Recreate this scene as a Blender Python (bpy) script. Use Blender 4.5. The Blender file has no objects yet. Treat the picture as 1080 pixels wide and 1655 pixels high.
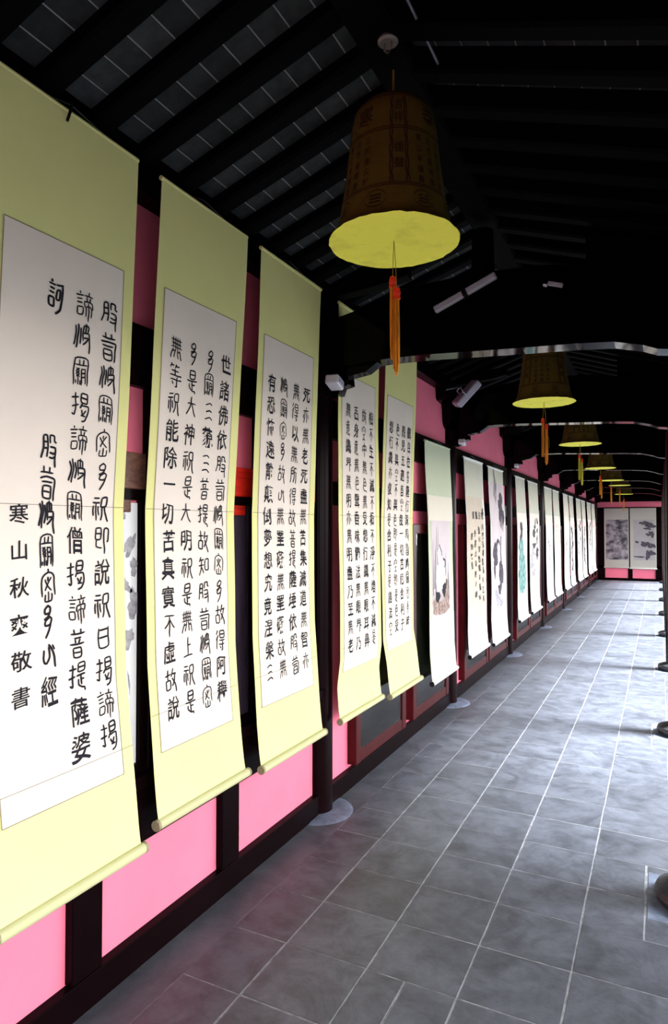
import bpy, math, random
from mathutils import Vector, Matrix, noise
random.seed(7)
R = math.radians
SC = bpy.context.scene
COL = SC.collection

# ---------------------------------------------------------------- camera
cam_d = bpy.data.cameras.new('camera')
cam = bpy.data.objects.new('camera', cam_d); COL.objects.link(cam)
cam_d.sensor_fit = 'VERTICAL'; cam_d.sensor_height = 24.0
cam_d.lens = 24.0 * 1060.5 / 1655.0
cam_d.clip_start = 0.05; cam_d.clip_end = 300
cam.location = (0, 0, 1.6)
cam.rotation_euler = (math.pi/2 + 0.0233, 0, 0.4608)
SC.camera = cam

# ---------------------------------------------------------------- light
world = bpy.data.worlds.new('overcast_sky'); SC.world = world
world.use_nodes = True
wn = world.node_tree.nodes; wl = world.node_tree.links
bg = wn['Background']
tc = wn.new('ShaderNodeTexCoord'); sep = wn.new('ShaderNodeSeparateXYZ')
wl.new(tc.outputs['Generated'], sep.inputs[0])
mr = wn.new('ShaderNodeMapRange'); mr.inputs[1].default_value = 0.0; mr.inputs[2].default_value = 0.9
wl.new(sep.outputs['Z'], mr.inputs[0])
mx = wn.new('ShaderNodeMixRGB')
mx.inputs[1].default_value = (1.0, 0.97, 0.98, 1); mx.inputs[2].default_value = (0.84, 0.90, 1.0, 1)
wl.new(mr.outputs[0], mx.inputs[0]); wl.new(mx.outputs[0], bg.inputs[0])
bg.inputs[1].default_value = 6.8
sun_d = bpy.data.lights.new('hazy_sun', 'SUN'); sun = bpy.data.objects.new('hazy_sun', sun_d); COL.objects.link(sun)
sun_d.energy = 46.0; sun_d.angle = R(20); sun_d.color = (.86, .92, 1.0)
sun.rotation_euler = Vector((math.cos(R(50)), .10, math.sin(R(50)))).to_track_quat('Z', 'Y').to_euler()
SC.view_settings.view_transform = 'Standard'
SC.view_settings.look = 'None'
SC.view_settings.gamma = 1
SC.view_settings.use_curve_mapping = False
SC.view_settings.exposure = 0.0
SC.cycles.max_bounces = 8

# ---------------------------------------------------------------- materials
M = {}
def mat(name, col, rough=0.6, spec=0.5, var=0.0, vscale=6.0, bump=0.0, bscale=60.0, coat=0.0, metal=0.0,
        stretch=(1, 1, 1), col2=None, rnd=0.0, detail=4.0, vmin=.35, vmax=.65):
    m = bpy.data.materials.new(name); m.use_nodes = True
    nt = m.node_tree; b = nt.nodes['Principled BSDF']
    b.inputs['Base Color'].default_value = (*col, 1)
    b.inputs['Roughness'].default_value = rough
    b.inputs['Specular IOR Level'].default_value = spec
    b.inputs['Metallic'].default_value = metal
    b.inputs['Coat Weight'].default_value = coat
    b.inputs['Coat Roughness'].default_value = 0.08
    tcn = nt.nodes.new('ShaderNodeTexCoord'); mp = nt.nodes.new('ShaderNodeMapping')
    mp.inputs['Scale'].default_value = stretch
    nt.links.new(tcn.outputs['Object'], mp.inputs[0])
    src = mp.outputs[0]
    if rnd > 0:
        oi = nt.nodes.new('ShaderNodeObjectInfo')
        ad = nt.nodes.new('ShaderNodeVectorMath'); ad.operation = 'ADD'
        sc_ = nt.nodes.new('ShaderNodeVectorMath'); sc_.operation = 'SCALE'; sc_.inputs['Scale'].default_value = 37.0
        nt.links.new(oi.outputs['Location'], sc_.inputs[0])
        nt.links.new(sc_.outputs[0], ad.inputs[1]); nt.links.new(src, ad.inputs[0]); src = ad.outputs[0]
    out = None
    if var > 0 or col2:
        nz = nt.nodes.new('ShaderNodeTexNoise'); nz.inputs['Scale'].default_value = vscale
        nz.inputs['Detail'].default_value = detail; nz.inputs['Roughness'].default_value = .62
        nt.links.new(src, nz.inputs['Vector'])
        cr = nt.nodes.new('ShaderNodeValToRGB')
        cr.color_ramp.elements[0].position = vmin; cr.color_ramp.elements[1].position = vmax
        c2 = col2 if col2 else tuple(min(1, c*(1-var)) for c in col)
        cr.color_ramp.elements[0].color = (*c2, 1); cr.color_ramp.elements[1].color = (*col, 1)
        nt.links.new(nz.outputs['Fac'], cr.inputs[0]); out = cr.outputs[0]
    if rnd > 0:
        mr_ = nt.nodes.new('ShaderNodeMapRange'); mr_.inputs[3].default_value = 1-rnd; mr_.inputs[4].default_value = 1+rnd
        nt.links.new(oi.outputs['Random'], mr_.inputs[0])
        ml = nt.nodes.new('ShaderNodeVectorMath'); ml.operation = 'SCALE'
        if out: nt.links.new(out, ml.inputs[0])
        else: ml.inputs[0].default_value = col
        nt.links.new(mr_.outputs[0], ml.inputs['Scale']); out = ml.outputs[0]
    if out: nt.links.new(out, b.inputs['Base Color'])
    if bump > 0:
        n2 = nt.nodes.new('ShaderNodeTexNoise'); n2.inputs['Scale'].default_value = bscale; n2.inputs['Detail'].default_value = 3
        nt.links.new(src, n2.inputs['Vector'])
        bp = nt.nodes.new('ShaderNodeBump'); bp.inputs['Strength'].default_value = bump; bp.inputs['Distance'].default_value = .01
        nt.links.new(n2.outputs['Fac'], bp.inputs['Height']); nt.links.new(bp.outputs[0], b.inputs['Normal'])
    M[name] = m
    return m

mat('lacquer', (.0045, .0012, .0018), .30, .035, var=.4, vscale=3, bump=.02, bscale=30)
mat('lacquer_column', (.007, .0018, .0026), .25, .05, var=.4, vscale=3)
mat('beam_lacquer', (.001, .0008, .001), .07, .08, bump=.02, bscale=14)
mat('roof_timber', (.0012, .001, .0014), .7, .04)
mat('roof_brick', (.038, .042, .045), .9, .1, var=.35, vscale=20, rnd=.3)
mat('lime', (.22, .22, .23), .9, .2)
mat('pink_plaster', (.88, .192, .285), .8, .3, var=.10, vscale=2.2, bump=.10, bscale=25)
mat('slate', (.074, .080, .096), .50, .7, rnd=.13, col2=(.040, .043, .052), vscale=7, vmin=.30, vmax=.58, bump=.22, bscale=26, detail=8)
mat('slate_border', (.088, .09, .105), .5, .5, col2=(.055, .058, .068), vscale=5, bump=.12, bscale=40, detail=8)
mat('grout', (.26, .26, .265), .9, .2, var=.5, vscale=20)
mat('plinth_stone', (.15, .18, .24), .5, .5, col2=(.07, .08, .11), vscale=14, bump=.2, bscale=50, detail=8)
mat('drum_stone', (.045, .05, .055), .35, .5, var=.5, vscale=20, bump=.15, bscale=60)
mat('silk_yellow', (.80, .78, .32), .75, .2, var=.06, vscale=2, bump=.05, bscale=300)
mat('silk_green', (.56, .61, .43), .75, .2, var=.06, vscale=2, bump=.05, bscale=300)
mat('silk_white', (.80, .80, .76), .75, .2, var=.04, vscale=2, bump=.05, bscale=300)
mat('silk_beige', (.74, .68, .56), .75, .2, var=.04, vscale=2)
mat('silk_sage', (.60, .59, .47), .75, .2, var=.05, vscale=2)
mat('rice_paper', (.82, .725, .625), .85, .2, var=.05, vscale=3)
mat('tan_paper', (.62, .53, .42), .85, .2, var=.08, vscale=5)
mat('shaded_silk', (.42, .40, .35), .8, .2, var=.05, vscale=2)  # silk of the far wall scrolls, dimness of that end put into the colour
mat('shaded_paper', (.36, .34, .34), .8, .2, var=.08, vscale=4)  # far wall picture paper, likewise darkened in colour for the dim end
mat('painting_paper', (.64, .56, .56), .8, .2, var=.10, vscale=4)
mat('rod_paper', (.50, .50, .27), .6, .3)
mat('rod_end', (.34, .30, .17), .6, .3, var=.3, vscale=90)
mat('rod_dark', (.01, .01, .012), .3, .5)
mat('ink', (.008, .007, .012), .7, .2)
mat('ink_grey', (.022, .02, .026), .8, .2, col2=(.13, .11, .14), vscale=30)
mat('ink_pale', (.24, .22, .26), .8, .2, col2=(.5, .48, .5), vscale=30)
mat('ink_brown', (.17, .10, .08), .8, .2, col2=(.45, .35, .30), vscale=40)
mat('ink_teal', (.04, .16, .14), .8, .2, col2=(.30, .48, .45), vscale=14)
mat('ink_line', (.22, .19, .12), .8, .2)
mat('feather_white', (.88, .88, .90), .8, .2)
mat('red_frame', (.055, .0035, .004), .35, .15, var=.3, vscale=8)
mat('case_back', (.20, .21, .25), .6, .4)
mat('stele_stone', (.020, .024, .024), .5, .5, col2=(.008, .009, .010), vscale=12, bump=.2, bscale=40)
mat('engraving', (.30, .32, .30), .8, .3)
mat('clip_black', (.006, .006, .006), .35, .5)
mat('window_panel', (.020, .010, .018), .22, .5, col2=(.05, .035, .055), vscale=2, stretch=(1, 6, .6), coat=.3)
mat('walnut', (.20, .09, .055), .5, .4, col2=(.09, .04, .03), vscale=9, stretch=(1, 3, 8))
mat('vermilion', (.75, .022, .008), .4, .5, col2=(.40, .012, .006), vscale=4, stretch=(1, 1, 14))
mat('bell_cloth', (.125, .078, .006), .7, .3, var=.35, vscale=6, bump=.2, bscale=60)
mat('bell_disc', (.86, .84, .10), .8, .2, col2=(.70, .66, .08), vscale=7, bump=.1, bscale=20, vmin=.3, vmax=.5)
mat('bell_ink', (.035, .014, .006), .8, .2)
mat('tassel_orange', (.82, .30, .015), .6, .3, var=.4, vscale=40, stretch=(4, 4, .5))
mat('tassel_red', (.85, .035, .01), .5, .3, var=.3, vscale=80)
mat('tassel_yellow', (.55, .50, .05), .6, .3)
mat('cord', (.25, .18, .03), .7, .3)
mat('lamp_grey', (.42, .41, .50), .45, .5)
mat('lamp_white', (.70, .70, .76), .4, .5)
mat('metal', (.20, .18, .16), .4, .3, metal=.3)
mat('cable', (.10, .10, .14), .4, .5)
mat('far_ink_hills', (.33, .30, .32), .85, .2, col2=(.05, .045, .055), vscale=3.6, stretch=(1, 1, 1.5), detail=6, vmin=.40, vmax=.60)
mat('paving_outside', (.032, .034, .032), .9, .3, var=.3, vscale=2)
mat('bark', (.06, .045, .03), .9, .2, var=.5, vscale=9)
mat('hedge', (.02, .035, .015), .9, .2, var=.5, vscale=3)

def glass_mat():
    m = bpy.data.materials.new('pane_glass'); m.use_nodes = True
    nt = m.node_tree; nt.nodes.clear()
    o = nt.nodes.new('ShaderNodeOutputMaterial'); mx_ = nt.nodes.new('ShaderNodeMixShader')
    t = nt.nodes.new('ShaderNodeBsdfTransparent'); g = nt.nodes.new('ShaderNodeBsdfGlossy'); f = nt.nodes.new('ShaderNodeFresnel')
    f.inputs[0].default_value = 1.5; g.inputs['Roughness'].default_value = .02
    t.inputs[0].default_value = (.93, .95, .95, 1)
    nt.links.new(f.outputs[0], mx_.inputs[0]); nt.links.new(t.outputs[0], mx_.inputs[1]); nt.links.new(g.outputs[0], mx_.inputs[2])
    nt.links.new(mx_.outputs[0], o.inputs[0]); M['pane_glass'] = m
glass_mat()
def mottle(name, scale, lo, hi, dark):
    nt = M[name].node_tree; b = nt.nodes['Principled BSDF']; src = b.inputs['Base Color'].links[0].from_socket
    tcn = nt.nodes.new('ShaderNodeTexCoord'); oi = nt.nodes.new('ShaderNodeObjectInfo')
    ad = nt.nodes.new('ShaderNodeVectorMath'); ad.operation = 'MULTIPLY_ADD'; ad.inputs[1].default_value = (13.7, 13.7, 13.7)
    nt.links.new(oi.outputs['Location'], ad.inputs[0]); nt.links.new(tcn.outputs['Object'], ad.inputs[2])
    nz = nt.nodes.new('ShaderNodeTexNoise'); nz.inputs['Scale'].default_value = scale; nz.inputs['Detail'].default_value = 9; nz.inputs['Roughness'].default_value = .75
    nz.inputs['Distortion'].default_value = 1.2
    nt.links.new(ad.outputs[0], nz.inputs['Vector'])
    cr = nt.nodes.new('ShaderNodeValToRGB'); cr.color_ramp.elements[0].position = lo; cr.color_ramp.elements[1].position = hi
    cr.color_ramp.elements[0].color = (dark, dark, dark*1.03, 1); cr.color_ramp.elements[1].color = (1.12, 1.12, 1.12, 1)
    nt.links.new(nz.outputs['Fac'], cr.inputs[0])
    m_ = nt.nodes.new('ShaderNodeVectorMath'); m_.operation = 'MULTIPLY'
    nt.links.new(src, m_.inputs[0]); nt.links.new(cr.outputs[0], m_.inputs[1]); nt.links.new(m_.outputs[0], b.inputs['Base Color'])
mottle('slate', 5.5, .36, .56, .58); mottle('slate_border', 4.0, .36, .56, .65)

# ---------------------------------------------------------------- helpers
class MB:
    """collects verts/faces of one mesh"""
    def __init__(s): s.v = []; s.f = []
    def add(s, vs, fs):
        o = len(s.v); s.v += [tuple(p) for p in vs]; s.f += [tuple(i+o for i in f) for f in fs]; return s
    def box(s, x0, x1, y0, y1, z0, z1, c=0.0):
        if c <= 0:
            vs = [(x, y, z) for x in (x0, x1) for y in (y0, y1) for z in (z0, z1)]
            return s.add(vs, [(0, 1, 3, 2), (4, 6, 7, 5), (0, 4, 5, 1), (2, 3, 7, 6), (0, 2, 6, 4), (1, 5, 7, 3)])
        vs = []
        for (ax) in range(3):
            for sx in (0, 1):
                for sy in (0, 1):
                    for sz in (0, 1):
                        q = [(x0, x1)[sx], (y0, y1)[sy], (z0, z1)[sz]]
                        sg = [(1, -1)[sx], (1, -1)[sy], (1, -1)[sz]]
                        for k in range(3):
                            if k != ax: q[k] += sg[k]*c
                        vs.append(q)
        def I(ax, a, b, d): return ax*8 + a*4 + b*2 + d
        fs = []
        fs += [(I(0,0,0,0), I(0,0,0,1), I(0,0,1,1), I(0,0,1,0)), (I(0,1,0,0), I(0,1,1,0), I(0,1,1,1), I(0,1,0,1))]
        fs += [(I(1,0,0,0), I(1,1,0,0), I(1,1,0,1), I(1,0,0,1)), (I(1,0,1,0), I(1,0,1,1), I(1,1,1,1), I(1,1,1,0))]
        fs += [(I(2,0,0,0), I(2,0,1,0), I(2,1,1,0), I(2,1,0,0)), (I(2,0,0,1), I(2,1,0,1), I(2,1,1,1), I(2,0,1,1))]
        for b in (0, 1):
            for a in (0, 1):
                fs.append((I(0,a,b,0), I(0,a,b,1), I(1,a,b,1), I(1,a,b,0)))
                fs.append((I(0,a,0,b), I(0,a,1,b), I(2,a,1,b), I(2,a,0,b)))
                fs.append((I(1,0,a,b), I(1,1,a,b), I(2,1,a,b), I(2,0,a,b)))
                for d in (0, 1): fs.append((I(0,a,b,d), I(1,a,b,d), I(2,a,b,d)))
        return s.add(vs, fs)
    def lathe(s, prof, n=24, cx=0, cy=0, cap=True):
        o = []
        for (r, z) in prof:
            for k in range(n):
                a = 2*math.pi*k/n; o.append((cx+r*math.cos(a), cy+r*math.sin(a), z))
        fs = []
        for i in range(len(prof)-1):
            for k in range(n):
                k2 = (k+1) % n
                fs.append((i*n+k, i*n+k2, (i+1)*n+k2, (i+1)*n+k))
        if cap:
            fs.append(tuple(range(n-1, -1, -1))); fs.append(tuple((len(prof)-1)*n+k for k in range(n)))
        return s.add(o, fs)
    def tube(s, pts, r, n=8):
        pts = [Vector(p) for p in pts]; o = []; fs = []
        for i, p in enumerate(pts):
            d = (pts[min(i+1, len(pts)-1)] - pts[max(i-1, 0)]).normalized()
            up = Vector((0, 0, 1)) if abs(d.z) < .9 else Vector((1, 0, 0))
            a = d.cross(up).normalized(); b = d.cross(a)
            rr = r[i] if isinstance(r, (list, tuple)) else r
            for k in range(n):
                t = 2*math.pi*k/n; o.append(tuple(p + a*math.cos(t)*rr + b*math.sin(t)*rr))
        for i in range(len(pts)-1):
            for k in range(n):
                k2 = (k+1) % n; fs.append((i*n+k, i*n+k2, (i+1)*n+k2, (i+1)*n+k))
        fs.append(tuple(range(n-1, -1, -1))); fs.append(tuple((len(pts)-1)*n+k for k in range(n)))
        return s.add(o, fs)
    def prism(s, poly, axis, a0, a1):
        """extrude 2D polygon: axis 'y' -> poly in (x,z); axis 'x' -> poly in (y,z)"""
        n = len(poly)
        if axis == 'y': vs = [(p[0], a0, p[1]) for p in poly] + [(p[0], a1, p[1]) for p in poly]
        else: vs = [(a0, p[0], p[1]) for p in poly] + [(a1, p[0], p[1]) for p in poly]
        fs = [tuple(range(n)), tuple(range(2*n-1, n-1, -1))]
        for i in range(n):
            j = (i+1) % n; fs.append((i, i+n, j+n, j))
        return s.add(vs, fs)
    def mesh(s, name, m, smooth=False, fix=True):
        me = bpy.data.meshes.new(name); me.from_pydata(s.v, [], s.f)
        if fix and len(s.f) < 60000:
            import bmesh
            bm = bmesh.new(); bm.from_mesh(me); bmesh.ops.recalc_face_normals(bm, faces=bm.faces); bm.to_mesh(me); bm.free()
        me.materials.append(M[m])
        if smooth:
            me.polygons.foreach_set('use_smooth', [True]*len(me.polygons))
            try: me.set_sharp_from_angle(angle=R(40))
            except Exception: pass
        me.update()
        return me
    def build(s, name, m, parent=None, loc=(0, 0, 0), smooth=False, fix=True):
        return link(name, s.mesh(name, m, smooth, fix), parent, loc)

def link(name, me, parent=None, loc=(0, 0, 0), rot=(0, 0, 0)):
    o = bpy.data.objects.new(name, me); COL.objects.link(o)
    o.location = loc; o.rotation_euler = rot
    if parent: o.parent = parent
    return o
def tag(o, label=None, cat=None, group=None, kind=None):
    if label: o['label'] = label
    if cat: o['category'] = cat
    if group: o['group'] = group
    if kind: o['kind'] = kind
    return o
def thing(name, label, cat, loc=(0, 0, 0), group=None, rz=0):
    o = bpy.data.objects.new(name, None); COL.objects.link(o); o.empty_display_size = .1
    o.location = loc; o.rotation_euler = (0, 0, rz)
    return tag(o, label, cat, group)
ORD = ['nearest', 'second', 'third', 'fourth', 'fifth', 'sixth', 'seventh', 'eighth', 'ninth', 'tenth',
       'eleventh', 'twelfth', 'thirteenth', 'fourteenth', 'fifteenth', 'sixteenth', 'seventeenth', 'eighteenth']

# constants of the place (metres)
PX = -1.745                       # plaster face of the left wall
Y_END = 21.6
BAY = 2.55
COLY = [3.33 + BAY*k for k in range(8)]
CX = 0.135                        # axis of the open side's columns

# ================================================================ SETTING
# ---- floor
fl = MB().box(-1.9, .75, -3.2, Y_END+.2, -.12, -.0014).build('floor', 'grout'); tag(fl, kind='structure')
XS = [-1.55, -1.3027, -.9686, -.6345, -.3004, .0337, .375]
TY0, TP = 2.5315, .3139
G = .0030
def tile_mesh(w, l):
    return MB().box(-w/2+G, w/2-G, -l/2+G, l/2-G, -.03, 0, .0012).mesh('tile', 'slate')
tcache = {}
def put_tile(x0, x1, y0, y1):
    k = (round(x1-x0, 4), round(y1-y0, 4))
    if k not in tcache: tcache[k] = tile_mesh(*k)
    o = link('tile', tcache[k], fl, ((x0+x1)/2 + random.uniform(-.0012, .0012), (y0+y1)/2 + random.uniform(-.0012, .0012), random.uniform(-.0003, .0006)))
    o.rotation_euler = (random.uniform(-.0012, .0012), random.uniform(-.0012, .0012), random.uniform(-.003, .003))
RCY = [y - .12 for y in COLY]     # right column centres
def overlaps(y0, y1): return any(y0 < c+.205 and y1 > c-.205 for c in RCY)
far = MB()
for r in range(-7, 61):
    y0 = TY0 + r*TP; y1 = y0 + TP
    if y1 > Y_END: y1 = Y_END
    if y1 - y0 < .03: break
    for j in range(6):
        x0, x1 = XS[j], XS[j+1]
        pieces = [(x0, x1)]
        if j >= 4 and overlaps(y0, y1):
            if j == 5: continue
            pieces = [(x0, -.072)]
        if j == 2 and r == -2: pieces = [(x0, x0+.15), (x0+.15, x1)]
        for a, b in pieces:
            if r <= 40: put_tile(a, b, y0, y1)
            else: far.box(a+G, b-G, y0+G, y1-G, -.03, 0)
    # cement infill around square slabs
tag(far.build('tile', 'slate', fl, fix=False), kind='stuff')
MB().box(-1.715, -1.5468, -3.2, Y_END, -.03, -.001, .003).build('cement_border', 'slate_border', fl)
MB().box(.378, .74, -3.2, Y_END, -.05, -.002, .003).build('edge_stone', 'slate_border', fl)
# infill between slab and edge stone beside the columns
for i, c in enumerate(RCY):
    ya = max([TY0+r*TP for r in range(-7, 62) if TY0+r*TP <= c-.205]); yb = min([TY0+r*TP for r in range(-7, 62) if TY0+r*TP >= c+.205])
    m_ = MB()
    for (a, b) in ((ya+G, c-.2), (c+.2, yb-G)):
        if b-a > .01: m_.box(-.068, .37, a, b, -.03, -.001)
    if m_.v: m_.build('infill_stone', 'slate', fl)

# ---- left wall
wlft = MB().box(-1.95, PX, -3.2, Y_END+.15, 0, 3.05).build('wall_left', 'pink_plaster'); tag(wlft, kind='structure')
def timber(name, x1, y0, y1, z0, z1, m='lacquer', c=.004, parent=wlft): return MB().box(PX-.02, x1, y0, y1, z0, z1, c).build(name, m, parent)
timber('base_beam', -1.708, -3.2, Y_END, 0, .112)
timber('top_purlin', -1.665, -3.2, Y_END, 2.815, 3.0)
# near bay(s): window band
YB0, YB1 = -3.2, COLY[0]
timber('head_rail', -1.712, YB0, Y_END, 2.12, 2.35)
timber('sill_beam', -1.702, YB0, YB1, .45, .655)
timber('sill_ledge', -1.685, YB0, YB1, .655, .70)
for yc in (-1.6, -.01, .80, 1.615, 2.425): timber('lower_post', -1.712, yc-.065, yc+.065, .112, .45)
mull = [-.35, .39, 1.13, 1.89, 2.63, 3.24]
for yc in mull: timber('window_mullion', -1.708, yc, yc+.085, .70, 2.12)
# windows: a pane set, board on top
for i in range(5):
    a, b = mull[i]+.085, mull[i+1]
    nm = 'window_%d' % (i+1)
    fr = MB(); fr.box(PX-.012, -1.722, a, a+.03, .70, 1.74); fr.box(PX-.012, -1.722, b-.03, b, .70, 1.74)
    fr.box(PX-.012, -1.722, a+.03, b-.03, .70, .735); fr.box(PX-.012, -1.722, a+.03, b-.03, 1.70, 1.74)
    w_ = fr.build(nm, 'lacquer'); tag(w_, kind='structure')
    if i != 2:
        MB().box(PX-.010, PX+.004, a+.03, b-.03, .735, 1.70).build('pane', 'window_panel', w_)
    MB().box(PX-.01, -1.724, a, b, 1.74, 1.875, .004).build('head_board', 'vermilion' if i >= 3 else 'walnut', w_)
    MB().box(PX-.01, -1.730, a+.05, b-.07, 1.655, 1.735, .004).build('hanging_board', 'vermilion' if i >= 3 else 'walnut', w_)
# later bays: second rail, mid rail
for k in range(8):
    y0 = COLY[k]+.05; y1 = min(COLY[k]+BAY-.05, Y_END)
    if y1-y0 < .3: continue
    timber('middle_rail', -1.716, y0, y1, 1.73, 1.87)
# ---- back wall
wb = MB().box(-1.95, .9, Y_END, Y_END+.18, 0, 3.3).build('wall_back', 'pink_plaster'); tag(wb, kind='structure')
for (x0, x1, z0, z1, nm) in ((-1.72, .75, 0, .075, 'base_beam'), (-1.72, .75, .375, .45, 'rail'), (-1.72, .75, 2.14, 2.2, 'rail'), (-1.72, .75, 2.37, 2.55, 'rail'),
                             (-1.72, -1.5, .075, 2.2, 'post'), (-.86, -.74, .075, 2.2, 'post'), (-.12, .05, .075, 2.2, 'post')):
    MB().box(x0, x1, Y_END-.03, Y_END+.01, z0, z1, .003).build(nm, 'lacquer', wb)
# ---- wall behind the camera
wf = MB().box(-1.95, .9, -3.4, -3.2, 0, 3.3).build('wall_front', 'pink_plaster'); tag(wf, kind='structure')

# ---- roof
TA = .33; AL = math.atan(TA); ZR = 3.264; XR = -.8
def zroof(x): return ZR - TA*abs(x-XR)
XE = 1.05
rf = MB()
rf.prism([(-1.95, zroof(-1.95)+.002), (XR, ZR+.002), (XE, zroof(XE)+.002), (XE, zroof(XE)+.12), (XR, ZR+.14), (-1.95, zroof(-1.95)+.12)], 'y', -3.4, Y_END+.15)
ceil = rf.build('ceiling', 'lime'); tag(ceil, kind='structure')
BW = .0925
br_me = MB().box(-BW/2/math.cos(AL)+.0028, BW/2/math.cos(AL)-.0028, -.069, .069, 0, .017, .001).mesh('brick', 'roof_brick')
RL0 = 1.335
nl = 0
farb = MB()
def slope_z(x): return zroof(x)
for k in range(-20, 95):
    yc = RL0 + .218*k - .069
    if yc > Y_END-.1: break
    for side in (0, 1):
        off = 0 if side == 0 else .105
        if side == 0: xs = [-1.545 + BW*i - BW for i in range(9)]
        else: xs = [-.70 + .0875*i for i in range(19)]
        for x in xs:
            y = yc+off
            vis = (side == 0 and -2 <= k <= 10) or (side == 1 and 1 <= k <= 9 and x < .45)
            if vis:
                o = link('brick', br_me, ceil, (x, y, slope_z(x)-.0005))
                o.rotation_euler = (0, -AL if side == 0 else AL, 0)
                if side == 1: o.scale = (.0875/BW, 1, 1)
            elif k >= -6:
                z = slope_z(x); h = BW/2-.003; sg = TA if side == 0 else -TA
                farb.add([(x-h, y-.068, z-h*sg), (x+h, y-.068, z+h*sg), (x+h, y+.068, z+h*sg), (x-h, y+.068, z-h*sg)], [(0, 1, 2, 3)])
tag(farb.build('brick', 'roof_brick', ceil, fix=False), kind='stuff')
# rafters: from wall purlin to ridge, and ridge to eave
def rafter_mesh(x0, x1, d=.052):
    z0, z1 = zroof(x0), zroof(x1)
    m_ = MB()
    pr = [(0, 0), (0, -d+.01), (.012, -d), (.068, -d), (.08, -d+.01), (.08, 0)]
    n = len(pr); vs = [(x0, p[0], z0+p[1]) for p in pr] + [(x1, p[0], z1+p[1]) for p in pr]
    fs = [tuple(range(n)), tuple(range(2*n-1, n-1, -1))] + [(i, i+n, (i+1) % n+n, (i+1) % n) for i in range(n)]
    return m_.add(vs, fs).mesh('rafter', 'roof_timber')
rl = rafter_mesh(-1.75, XR-.02); rr = rafter_mesh(XR+.02, XE, .085)
for k in range(-20, 93):
    y = RL0 + .218*k
    if y > Y_END-.25: break
    link('rafter', rl, ceil, (0, y, 0)); link('rafter', rr, ceil, (0, y+.105, 0))
MB().box(XR-.07, XR+.07, -3.2, Y_END, ZR-.10, ZR-.02, .012).build('ridge_purlin', 'roof_timber', ceil)
MB().box(XE-.05, XE+.02, -3.3, Y_END, zroof(XE)-.13, zroof(XE)+.02, .006).build('eave_board', 'roof_timber', ceil)

# ---- eave beam over the open side with its hanging fretwork
eb = MB().box(CX-.07, CX+.07, -3.2, Y_END, 2.34, 2.62, .012).build('trim_1', 'beam_lacquer'); tag(eb, kind='structure')
MB().box(CX-.03, CX+.03, -3.2, Y_END, 2.62, 2.975, .004).build('infill_board', 'lacquer', eb)
for k in range(-2, 8):
    y0 = RCY[0]+BAY*k+.095 if k > -3 else 0; y1 = y0 + BAY - .19
    if y0 < -3.2 or y1 > Y_END: continue
    fw = MB(); fw.box(CX-.018, CX+.018, y0, y1, 2.31, 2.34); fw.box(CX-.018, CX+.018, y0, y1, 2.18, 2.205)
    for i in range(33): fw.box(CX-.014, CX+.014, y0+(y1-y0-.045)*i/32, y0+(y1-y0-.045)*i/32+.045, 2.205, 2.31)
    tag(fw.build('fretwork', 'lacquer', eb), kind='stuff')
# ---- ground outside
gr = MB().box(.76, 40, -30, 60, -.3, -.14).build('trim_2', 'paving_outside'); tag(gr, kind='structure')

# trees added out of view, only to keep the sun off the near floor
def tree(loc, label, seed):
    rd = random.Random(seed); t = thing('added_shade_tree', label, 'tree', loc, 'unseen trees added for shade')
    MB().tube([(0, 0, -.2), (.05, 0, 2.0), (-.1, .1, 4.2), (0, .2, 6)], [.28, .22, .18, .08], 12).build('trunk', 'bark', t, smooth=True)
    for k in range(5):
        a = k*1.26+seed; MB().tube([(0, 0, 3.6+.3*k), (math.cos(a)*.9, math.sin(a)*.9, 5.0+.2*k), (math.cos(a)*2, math.sin(a)*2, 6.1+.1*k)], [.10, .07, .03], 8).build('branch', 'bark', t, smooth=True)
    m_ = MB()
    for k in range(9000):
        a = rd.uniform(0, 6.283); c = rd.uniform(-1, 1); q = rd.uniform(.3, 1)**.4; s_ = math.sqrt(1-c*c)
        p = Vector((2.4*q*s_*math.cos(a), 2.4*q*s_*math.sin(a), 6.4+1.5*q*c))
        u = Vector((rd.gauss(0, 1), rd.gauss(0, 1), rd.gauss(0, .6))).normalized(); v = u.cross(Vector((rd.gauss(0, 1), rd.gauss(0, 1), rd.gauss(0, 1)))).normalized()
        m_.add([p-u*.11, p+v*.05, p+u*.11, p-v*.05], [(0, 1, 2, 3)])
    tag(m_.build('foliage', 'hedge', t, fix=False), kind='stuff')
tree((4.5, 2.7, -.14), 'unseen leafy tree added to shade the near floor, right of the nearest open side columns', 1)
tree((4.4, -2.9, -.14), 'unseen leafy tree added to shade the near floor, behind the viewpoint', 2)

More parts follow.
